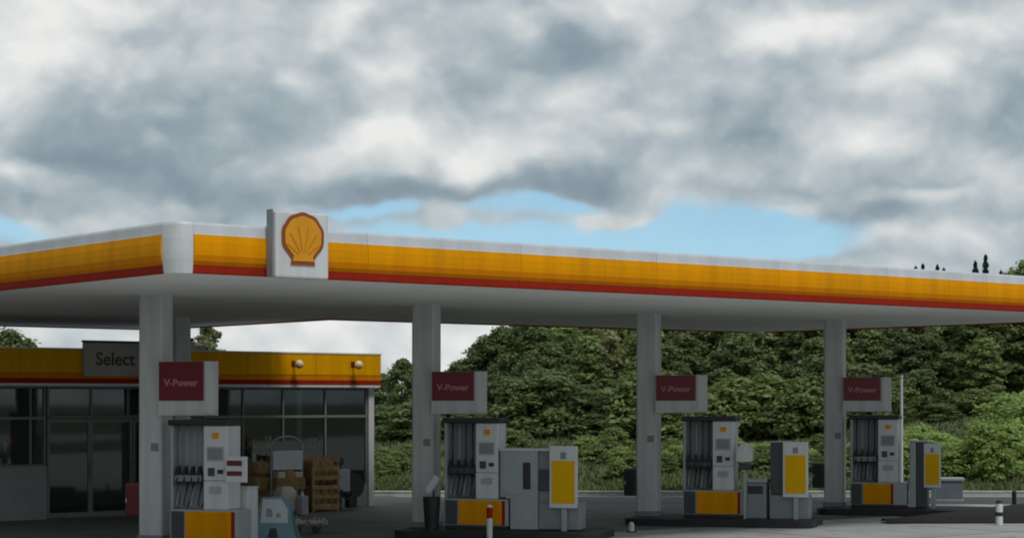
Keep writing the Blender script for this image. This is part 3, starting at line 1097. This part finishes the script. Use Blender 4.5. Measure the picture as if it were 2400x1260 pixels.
def sack(name, label, v, w, d, h, m, group, rz=0.0, lean=0.0):
    bm = bm_new()
    bmesh.ops.create_cube(bm, size=1.0)
    bmesh.ops.subdivide_edges(bm, edges=bm.edges[:], cuts=4, use_grid_fill=True)
    for q in bm.verts:
        x, y, z = q.co
        bul = 1 - .35 * (abs(z) * 2) ** 3
        q.co = Vector((x * w * bul * (1 + .05 * rnd.random()), y * d * bul * (1 + .12 * rnd.random()), (z + .5) * h * (1 + .04 * rnd.random())))
    o = obj(name, bm, m, None, smooth=True)
    o.location = v
    o.rotation_euler = (lean, 0, RANG + rz)
    return tag(o, label, 'sack', group)


v = on_shop(747, .9)
t = thing('timber_rack', 'brown timber crate rack stacked with sacks in front of the shop window', 'rack', (v.x, v.y, 0), RANG)
for x in (-.34, .34):
    for y in (-.28, .28):
        obj('post', box(bm_new(), x - .03, x + .03, y - .03, y + .03, 0, 1.28), TAN, t)
for i, z in enumerate((.08, .30, .52, .74, .96, 1.16)):
    for y in (-.325, .315):
        obj('slat', box(bm_new(), -.38, .38, y, y + .012, z, z + .10), TAN, t)
obj('shelf', box(bm_new(), -.37, .37, -.31, .31, .04, .07), TAN, t)
for i in range(6):
    x = -.21 + .21 * (i % 3)
    z = .075 + .56 * (i // 3)
    sack('sack', 'brown sack packed in the timber rack', (v + RD * x) + Vector((0, 0, z)), .20, .5, .54, BROWN, 'sacks in the timber rack', rz=.1 * rnd.random())
for px, l, z, w, h, lab in ((600, .8, 0, .5, .46, 'lowest brown sack behind the white cabinet'), (600, .8, .45, .48, .42, 'middle brown sack behind the white cabinet'), (602, .8, .86, .44, .32, 'topmost brown sack behind the white cabinet')):
    q = on_shop(px, l)
    sack('sack', lab, (q.x, q.y, z), w, .5, h, BROWN, 'sacks stacked behind the cabinet', rz=.2)
v = on_shop(672, 1.1)
t = thing('display_stand', 'arched display stand with a pale blue white notice board', 'display stand', (v.x, v.y, 0), RANG)
for s in (-.42, .42):
    obj('upright', box(bm_new(), s - .02, s + .02, -.02, .02, 0, 1.55, .004), GREYMETAL, t)
arch = [(-.42 * math.cos(a), 0, 1.55 + .22 * math.sin(a)) for a in [math.pi * i / 14 for i in range(15)]]
obj('arch', tube(bm_new(), arch, .022, 8), GREYMETAL, t)
obj('notice_board', box(bm_new(), -.40, .40, -.05, -.022, 1.0, 1.44, .006), PAPER, t)
obj('basket', box(bm_new(), -.39, .39, -.20, .15, .55, .82, .02), BROWN, t)
obj('back_panel', box(bm_new(), -.38, .38, -.012, .012, 1.45, 1.66), MIDGREY, t)
for x in (-.22, .02, .24):
    obj('shelf_goods', box(bm_new(), x - .1, x + .1, -.15, .1, .821, .821 + .12 + .06 * rnd.random(), .02), rnd.choice((CREAM, TAN, DARKRED)), t)
v = on_shop(668, 1.75)
sack('sack', 'cream plastic sack standing before the display stand', (v.x, v.y, 0), .42, .34, .62, CREAM, None)
v = on_shop(708, 2.0)
t = thing('canister', 'white plastic canister standing left of the timber rack', 'canister', (v.x, v.y, 0), RANG)
obj('can_body', box(bm_new(), -.10, .10, -.13, .13, 0, .44, .04), LILAC, t)
obj('can_neck', tube(bm_new(), [(0, 0, .44), (0, 0, .52)], [.05, .03], 10), WHITE, t)
for i, px in enumerate((696, 742)):
    q = floor_at(px, 1247)
    t = thing('flower_pot', ('flower pot with cream blossoms near the white canister', 'flower pot with cream blossoms in front of the timber rack')[i], 'flower pot', (q.x, q.y, 0), 0, 'flower pots by the shop')
    obj('pot', tube(bm_new(), [(0, 0, 0), (0, 0, .13)], [.07, .10], 12), DARKGREY, t)
    bm = bm_new()
    for j in range(60):
        c = Vector((rnd.gauss(0, .09), rnd.gauss(0, .07), .17 + abs(rnd.gauss(0, .05))))
        bmesh.ops.create_icosphere(bm, subdivisions=1, radius=.02, matrix=Matrix.Translation(c))
    obj('blossoms', bm, CREAM, t)
# air and water unit with hose
v = on_shop(800, 1.0)
t = thing('air_unit', 'lilac grey air and water unit with black hose reel beside the shop corner', 'air unit', (v.x, v.y, 0), RANG)
obj('post', box(bm_new(), -.16, -.02, -.06, .06, 0, 1.12, .01), DARKGREY, t)
obj('cabinet', box(bm_new(), -.24, .14, -.18, .06, .44, .98, .04), LILAC, t)
obj('gauge_head', tube(bm_new(), [(-.12, -.14, 1.16), (-.12, .06, 1.16)], .10, 16), DARK, t)
obj('reel', tube(bm_new(), [(.27, -.14, .58), (.27, .08, .58)], .30, 20), DARK, t)
obj('reel_case', box(bm_new(), .15, .40, -.10, .10, .05, .86, .04), DARK, t)
obj('hose', tube(bm_new(), [(-.12, -.2, .5), (-.16, -.26, .36), (-.04, -.28, .28), (.12, -.24, .30), (.24, -.16, .42)], .028, 8), RUBBER, t, smooth=True)
# sandwich board
q = floor_at(645, 1268)
t = thing('sandwich_board', 'blue grey sandwich board with a white poster standing on the forecourt', 'sandwich board', (q.x, q.y, 0), math.radians(-6))
rotf = Matrix.Rotation(math.radians(-12), 4, 'X')
for s, nm in ((1, 'front_leaf'), (-1, 'rear_leaf')):
    bm = bm_new()
    prism_y(bm, [(-.44, 0), (.44, 0), (.27, .74), (.16, .84), (-.24, .84)], -.012, .012)
    o = obj(nm, bm, BLUEGREY, t)
    o.location = (0, -.21 * s, 0)
    o.rotation_euler = (math.radians(-13) * s, 0, 0)
    if s == 1:
        obj('poster', prism_y(bm_new(), [(-.24, .36), (.27, .36), (.245, .62), (.13, .80), (-.22, .80)], -.020, -.0125), PAPER, o)
        obj('poster_print', prism_y(bm_new(), [(-.15, .47), (-.02, .47), (-.03, .60), (-.14, .64)], -.024, -.0205), GREYMETAL, o)
        obj('poster_print', prism_y(bm_new(), [(.04, .46), (.14, .46), (.12, .54), (.05, .54)], -.024, -.0205), GREYMETAL, o)
        obj('foot_panel', prism_y(bm_new(), [(-.10, .08), (.10, .08), (.06, .26), (-.06, .26)], -.020, -.0125), DARKGREY, o)

# ------------------------------------------------------------------ right-hand side: planting bed, bollards, boxes, pole
bm = bm_new()
nx, ny = 60, 12
gv = []
for i in range(nx + 1):
    row = []
    for j in range(ny + 1):
        x = 7.9 + 13.0 * i / nx
        y0 = 41.25 + .06 * (x - 9)
        wid = .6 + 3.6 * min(1, max(0, (x - 7.9) / 4.5))
        y = y0 + wid * j / ny
        prof = math.sin(math.pi * j / ny) ** .6
        hgt = (.08 + .22 * min(1, max(0, (x - 8.2) / 3.2)))
        row.append(bm.verts.new((x, y, .02 + prof * hgt * (1 + .05 * (rnd.random() - .5)))))
    gv.append(row)
for i in range(nx):
    for j in range(ny):
        bm.faces.new((gv[i][j], gv[i + 1][j], gv[i + 1][j + 1], gv[i][j + 1]))
bed = structure(obj('planting_bed', bm, MULCH, smooth=True))
# ------------------------------------------------------------------ vegetation
def cards(pts, nrm, size, aspect=1.5):
    n = len(pts)
    nrm = nrm / np.maximum(np.linalg.norm(nrm, axis=1, keepdims=True), 1e-6)
    ref = RNG.normal(size=(n, 3))
    u = np.cross(nrm, ref)
    u /= np.maximum(np.linalg.norm(u, axis=1, keepdims=True), 1e-6)
    v = np.cross(nrm, u)
    s = (size * RNG.uniform(.6, 1.3, n))[:, None] if np.ndim(size) == 0 else (size * RNG.uniform(.7, 1.3, n))[:, None]
    a = u * s * .5
    b = v * s * .5 * aspect
    co = np.stack([pts - b, pts + a * .9 - b * .1, pts + b, pts - a * .9 - b * .1], 1).reshape(-1, 3)
    fc = np.arange(4 * n).reshape(-1, 4)
    return co, fc


def raw_mesh(name, co, fc, m):
    me = bpy.data.meshes.new(name)
    me.vertices.add(len(co))
    me.vertices.foreach_set('co', co.astype(np.float32).ravel())
    k = fc.shape[1]
    me.loops.add(fc.size)
    me.loops.foreach_set('vertex_index', fc.astype(np.int32).ravel())
    me.polygons.add(len(fc))
    me.polygons.foreach_set('loop_start', np.arange(0, fc.size, k, dtype=np.int32))
    me.update(calc_edges=True)
    me.materials.append(m)
    return me


def in_blobs(blobs, n, shell=.45):
    bl = np.array(blobs)
    vol = (bl[:, 3] * bl[:, 4] * bl[:, 5]) ** .75
    idx = RNG.choice(len(bl), n, p=vol / vol.sum())
    d = RNG.normal(size=(n, 3))
    d /= np.linalg.norm(d, axis=1, keepdims=True)
    r = RNG.uniform(0, 1, n) ** shell * np.where(RNG.uniform(0, 1, n) < .14, RNG.uniform(1.0, 1.45, n), 1.0)
    wob = 1 + .22 * np.sin(d[:, :1] * 7 + idx[:, None]) * np.cos(d[:, 2:3] * 6 + idx[:, None] * 2)
    p = bl[idx, :3] + d * bl[idx, 3:6] * r[:, None] * wob
    nr = d + RNG.normal(size=(n, 3)) * .6 + np.array([0, 0, .45])
    return p, nr


LEAF_DARK = leafmat('leaves_dark_green', (.050, .078, .030), (.225, .285, .105), .38)
LEAF_MID = leafmat('leaves_mid_green', (.075, .112, .036), (.33, .41, .14), .40)
LEAF_PALE = leafmat('leaves_pale_green', (.15, .23, .055), (.48, .62, .20), .42)
LEAF_GREY = leafmat('leaves_grey_green', (.11, .13, .060), (.45, .46, .22), .40)
NEEDLE = leafmat('needles_blue_green', (.016, .032, .024), (.060, .090, .058), .15)
GROUNDCOVER = leafmat('ground_cover_leaves', (.005, .007, .005), (.018, .022, .012), .1)

TREES = {}


def make_broadleaf(key, leafm, barkm, seed, nl=9000, height=7.0, wide=2.4, leaf=.19, low=.12):
    r = random.Random(seed)
    tb = bm_new()
    lean = r.uniform(-.3, .3)
    tube(tb, [(0, 0, -.3), (lean * .2, 0, height * .25), (lean * .6, .05, height * .55), (lean, .1, height * .88)], [.15, .12, .08, .02], 8)
    blobs = []
    for i in range(22):
        f = (i + .5) / 22
        z = height * (low + (.97 - low) * f)
        prof = math.sin(math.pi * min(1, (.12 + .88 * f) ** .8)) ** .55
        rad = wide * prof * r.uniform(.35, .95)
        a = i * 2.4 + r.uniform(-.5, .5)
        x, y = lean * f + rad * math.cos(a) * .72, rad * math.sin(a) * .72
        s = r.uniform(.45, .85) * (wide / 2.4)
        blobs.append((x, y, z, s * 1.15, s * 1.15, s * r.uniform(.6, .85)))
        zb = max(.3, z - r.uniform(.6, 1.3))
        tube(tb, [(lean * zb / height, 0, zb), (x * .5, y * .5, (z + zb) / 2 + .1), (x, y, z)], [.045, .03, .01], 5)
    p, nr = in_blobs(blobs, nl)
    co, fc = cards(p, nr, leaf)
    bmesh.ops.recalc_face_normals(tb, faces=tb.faces)
    tm = bpy.data.meshes.new('trunk')
    tb.to_mesh(tm)
    tb.free()
    tm.materials.append(barkm)
    TREES[key] = (tm, raw_mesh('crown', co, fc, leafm), height)


def make_spruce(key, seed, height=9.0, wide=1.7, nl=7000):
    r = random.Random(seed)
    tb = bm_new()
    tube(tb, [(0, 0, -.3), (0, 0, height * .6), (0, 0, height)], [.13, .06, .01], 8)
    t = RNG.uniform(0, 1, nl) ** .75
    layer = np.floor(t * 22) / 22
    f = layer + RNG.normal(0, .006, nl)
    a = np.floor(RNG.uniform(0, 9, nl)) / 9 * 2 * np.pi + layer * 37 + RNG.normal(0, .10, nl)
    rr = RNG.uniform(.05, 1, nl) ** .7
    rad = wide * (1 - f) ** .85 * rr * (1 + .25 * np.sin(layer * 91))
    z = height * (.06 + .94 * f) - rad * .28 + RNG.normal(0, .05, nl)
    p = np.stack([np.cos(a) * rad, np.sin(a) * rad, z], 1)
    nr = np.stack([np.cos(a) * .4, np.sin(a) * .4, np.ones(nl)], 1) + RNG.normal(size=(nl, 3)) * .5
    co, fc = cards(p, nr, .16, 2.0)
    tm = bpy.data.meshes.new('trunk')
    tb.to_mesh(tm)
    tb.free()
    tm.materials.append(BARK)
    TREES[key] = (tm, raw_mesh('crown', co, fc, NEEDLE), height)


make_broadleaf('dark_a', LEAF_DARK, BARK, 1, height=7.0, wide=2.5)
make_broadleaf('dark_b', LEAF_DARK, BARK, 2, height=7.0, wide=2.1)
make_broadleaf('mid_a', LEAF_MID, BARK, 3, height=7.0, wide=2.3)
make_broadleaf('mid_b', LEAF_MID, BARK, 4, height=7.0, wide=1.9)
make_broadleaf('grey_a', LEAF_GREY, BIRCHBARK, 5, height=7.0, wide=1.8, nl=7000)
make_broadleaf('pale_a', LEAF_PALE, BARK, 6, height=7.0, wide=2.0)
make_broadleaf('bush_dark', LEAF_DARK, BARK, 8, height=3.0, wide=1.9, nl=5000, leaf=.16, low=.06)
make_broadleaf('bush_mid', LEAF_MID, BARK, 9, height=3.0, wide=1.9, nl=5000, leaf=.16, low=.06)
make_broadleaf('bush_pale', LEAF_PALE, BARK, 10, height=3.0, wide=1.8, nl=5500, leaf=.15, low=.06)
make_spruce('spruce', 12)
make_spruce('spruce_b', 13, wide=1.35)

LAB = {
    'dark': ('broadleaf_tree', 'dark green broadleaf tree', 'tree'),
    'mid': ('broadleaf_tree', 'mid green broadleaf tree', 'tree'),
    'grey': ('birch_tree', 'grey green birch with pale trunk', 'tree'),
    'bush_dark': ('shrub', 'dark green shrub at the foot of the wood', 'shrub'),
    'bush_mid': ('shrub', 'mid green leafy shrub', 'shrub'),
    'bush_pale': ('shrub', 'bright pale green shrub', 'shrub'),
    'spruce': ('spruce_tree', 'dark blue green spruce tip', 'tree'),
}


def whereabouts(px, Y):
    if Y > 100:
        return 'showing over the far end of the canopy'
    for lim, w in ((470, 'behind the shop entrance'), (890, 'behind the shop window'), (1110, 'just past the shop corner'), (1260, 'behind the pump with hanging hoses'),
                   (1490, 'behind the tall grey cabinet'), (1700, 'behind the paper dispenser column'), (1930, 'behind the narrow charcoal cabinet'),
                   (2130, 'behind the last pump column'), (2280, 'behind the blue grey utility box')):
        if px < lim:
            return w
    return 'behind the planting bed'


def plant(key, px, Y, top_py, wide=1.0, lab=None):
    tm, cm, h0 = TREES[key]
    p = at(px, Y)
    z0 = bank_z(p.x, p.y) - .05 if p.y > 53.4 else 0.0
    top = EYE + (HOR - top_py) / F * Y
    h = max(.6, top - z0)
    k = 'spruce' if key.startswith('spruce') else (key if key.startswith('bush') else key.split('_')[0])
    nm, lb, cat = LAB[k]
    lb = lb + ' ' + whereabouts(px, Y)
    grp = cat + 's behind the station'
    t = thing(nm, lab or lb, cat, (p.x, p.y, z0), rnd.uniform(0, 6.28), grp)
    s = h / h0
    w = wide * (.45 + .55 * s) if s < 1.2 else wide * s * .85
    t.scale = (w, w, s)
    link('trunk', tm, t)
    link('crown', cm, t)
    return t


K = ['dark_a', 'dark_b', 'mid_a', 'mid_b', 'grey_a']
# left, over the shop roof
plant('dark_a', 20, 72, 775, 1.1, 'dark green broadleaf tree rising over the shop roof at the name panel side')
plant('mid_a', -70, 76, 765)
plant('grey_a', 70, 80, 800)
plant('grey_a', 488, 78, 752, .8, 'thin grey green tree rising over the rooftop ventilation unit')
plant('dark_b', 440, 84, 830)
for px, top in ((160, 850), (250, 850), (340, 850), (560, 850), (640, 850), (720, 855), (800, 860)):
    plant('dark_a', px, 84, top)
# conifers and the low edge right of the shop
for px, Y, top in ((903, 76, 872), (941, 73, 836), (975, 79, 862)):
    plant('dark_b', px, Y, top, .62)
for px, Y, top, k in ((1010, 82, 880, 'dark_a'), (1050, 84, 872, 'dark_b'), (1085, 82, 846, 'dark_a'), (1125, 80, 800, 'dark_b'), (1150, 84, 788, 'spruce'),
                      (1175, 80, 770, 'dark_a'), (1215, 82, 758, 'grey_a')):
    plant(k, px, Y, top, .9)
# the wood under and above the canopy line
px = 1235
i = 0
while px < 2560:
    f = (px - 1235) / 1300
    low = 735 - 60 * f
    plant(K[(i * 3 + i // 4) % 5], px, 76 + 5 * rnd.random(), low + 60 * rnd.random(), .95 + .2 * rnd.random())
    plant(K[(i * 2 + 1) % 5], px + 28, 84 + 4 * rnd.random(), low - 20 + 30 * rnd.random(), 1.1)
    plant(K[(i + 2) % 4], px + 10, 92 + 5 * rnd.random(), low - 25 + 20 * rnd.random(), 1.25)
    px += 62
    i += 1
# lower front rank: shrubs along the foot of the wood
px = 880
i = 0
while px < 2560:
    Y = 68 + 4 * rnd.random()
    key = 'bush_dark' if px < 1480 or rnd.random() < .55 else 'bush_mid'
    top = (920 if px > 1100 else 945) + 60 * rnd.random() - (90 * rnd.random() ** 2 if px > 1150 else 0)
    plant(key, px, Y, top, .95 + .5 * rnd.random())
    if rnd.random() < .6:
        plant('mid_b' if rnd.random() < .5 else 'dark_b', px + 15, Y + 3, top - 70 - 60 * rnd.random(), .9) if px > 1180 else None
    px += 44
    i += 1
for px, Y, top in ((1380, 64, 1035), (1440, 66, 1020), (1200, 66, 1010), (900, 62, 1075), (960, 63, 1060)):
    plant('bush_mid', px, Y, top, .8)
# bright shrubs on the bank to the right
for px, Y, top, w in ((2150, 63, 1000, .9), (2085, 62, 1000, .9), (2215, 62, 1035, .85), (2260, 60, 1045, .8), (2300, 61, 1010, .85), (2345, 60, 985, .95), (2395, 60, 955, 1.1),
                      (2370, 64, 930, 1.2), (2440, 60, 940, 1.1), (2230, 58, 1085, .6), (2290, 58, 1080, .6), (2350, 58, 1060, .65), (1590, 62, 1075, .7), (1760, 62, 1060, .7), (1870, 62, 1050, .75)):
    plant('bush_pale', px, Y, top, w)
for i in range(26):
    px = 1985 + i * 18
    Y = 56.5 + 5 * rnd.random()
    plant('bush_pale', px, Y, 1015 + 60 * rnd.random() - (40 if px > 2290 else 0) * rnd.random(), .70 + .2 * rnd.random())
for i in range(22):
    px = 1370 + i * 29
    plant('bush_mid' if i % 3 else 'bush_pale', px, 60 + 5 * rnd.random(), 1055 + 50 * rnd.random(), .55 + .25 * rnd.random())
for px, Y, top in ((905, 60, 1090), (935, 61, 1060), (965, 62, 1080), (1450, 58, 1110), (1560, 60, 1085), (1620, 61, 1075), (1690, 60, 1080), (1740, 61, 1070), (1800, 60, 1085), (1850, 60, 1075), (1910, 60, 1070)):
    plant('bush_mid', px, Y, top, .62)
# row of trees added out of view to block side light on the shop
for i in range(9):
    a_ = NC + RD * (-13 - 2 * (i % 2)) + LD * (1 + 3.4 * i)
    plant(K[i % 4], 1200 + F * a_.x / a_.y, a_.y, 938 - (9 - EYE) / a_.y * F, 1.1, 'tall broadleaf tree added out of view to block side light on the shop')['group'] = 'added out-of-view trees blocking light beside the shop'
# spruce tips and a green crown over the canopy at the far end
for px, Y, top, k in ((2146, 118, 618, 'spruce_b'), (2163, 120, 612, 'spruce_b'), (2197, 118, 615, 'spruce'), (2212, 122, 622, 'spruce_b'), (2286, 112, 606, 'spruce'), (2310, 110, 590, 'spruce_b'),
                      (2346, 118, 628, 'spruce_b')):
    plant(k, px, Y, top, .62)
plant('mid_a', 2412, 96, 606, .95, 'mid green rounded tree crown showing over the canopy end beside the spruces')

# meadow grass on the bank and dark ground cover on the bed: masses
n = 26000
gx = RNG.uniform(-9, 22, n)
gy = 53.6 + 16 * RNG.uniform(0, 1, n) ** 1.3
gz = np.array([bank_z(a, b) for a, b in zip(gx, gy)])
hh = RNG.uniform(.05, .20, n)
lx, ly = RNG.normal(0, .10, n), RNG.normal(0, .10, n)
wd = RNG.uniform(.02, .05, n)
co = np.stack([np.stack([gx - wd, gy, gz - .02], 1), np.stack([gx + wd, gy, gz - .02], 1), np.stack([gx + lx, gy + ly, gz + hh], 1)], 1).reshape(-1, 3)
g = link('meadow_grass', raw_mesh('meadow_grass', co, np.arange(3 * n).reshape(-1, 3), leafmat('grass_blades', (.045, .062, .020), (.16, .20, .06), .3)))
g['kind'] = 'stuff'
tag(g, 'long green grass covering the bank below the wood', 'grass')
q = floor_at(2342, 1229)
t = thing('bollard', 'short white bollard with a black band before the planting bed', 'bollard', (q.x, q.y, 0))
obj('shaft', tube(bm_new(), [(0, 0, 0), (0, 0, .19)], .075, 16), WHITE, t)
obj('black_band', tube(bm_new(), [(0, 0, .191), (0, 0, .27)], .082, 16), DARK, t)
obj('upper_shaft', tube(bm_new(), [(0, 0, .271), (0, 0, .45)], .075, 16), WHITE, t)
obj('cap', tube(bm_new(), [(0, 0, .451), (0, 0, .49), (0, 0, .52)], [.08, .07, .03], 16), DARK, t)
q = floor_at(2377, 1204)
t = thing('bollard', 'thin dark post standing behind the banded bollard', 'post', (q.x, q.y, 0))
obj('shaft', tube(bm_new(), [(0, 0, 0), (0, 0, .50)], .05, 12), DARK, t)
obj('cap', tube(bm_new(), [(0, 0, .501), (0, 0, .54)], [.06, .03], 12), DARKGREY, t)

q = floor_at(2222, 1172)
t = thing('utility_box', 'low blue grey utility box at the edge of the lane behind the pumps', 'utility box', (q.x, q.y, 0), math.radians(-8))
obj('case', box(bm_new(), -.36, .36, -.25, .25, .05, .52, .02), mat('blue_grey_metal', (.13, .16, .19), .5, .1, 4), t)
obj('lid', box(bm_new(), -.40, .40, -.29, .29, .522, .60, .02), GREYMETAL, t)
obj('plinth', box(bm_new(), -.38, .38, -.27, .27, -.05, .05), KERBSTONE, t)
p = at(2113, 50.5)
t = thing('thin_pole', 'thin white metal pole behind the pump beside the planting bed', 'pole', (p.x, p.y, 0))
obj('shaft', tube(bm_new(), [(0, 0, 0), (0, 0, 3.2)], [.045, .035], 10), WHITE, t)
obj('pole_cap', tube(bm_new(), [(0, 0, 3.2), (0, 0, 3.25)], [.05, .03], 10), GREYMETAL, t)
obj('base_plate', box(bm_new(), -.12, .12, -.12, .12, 0.005, .03, .004), MIDGREY, t)
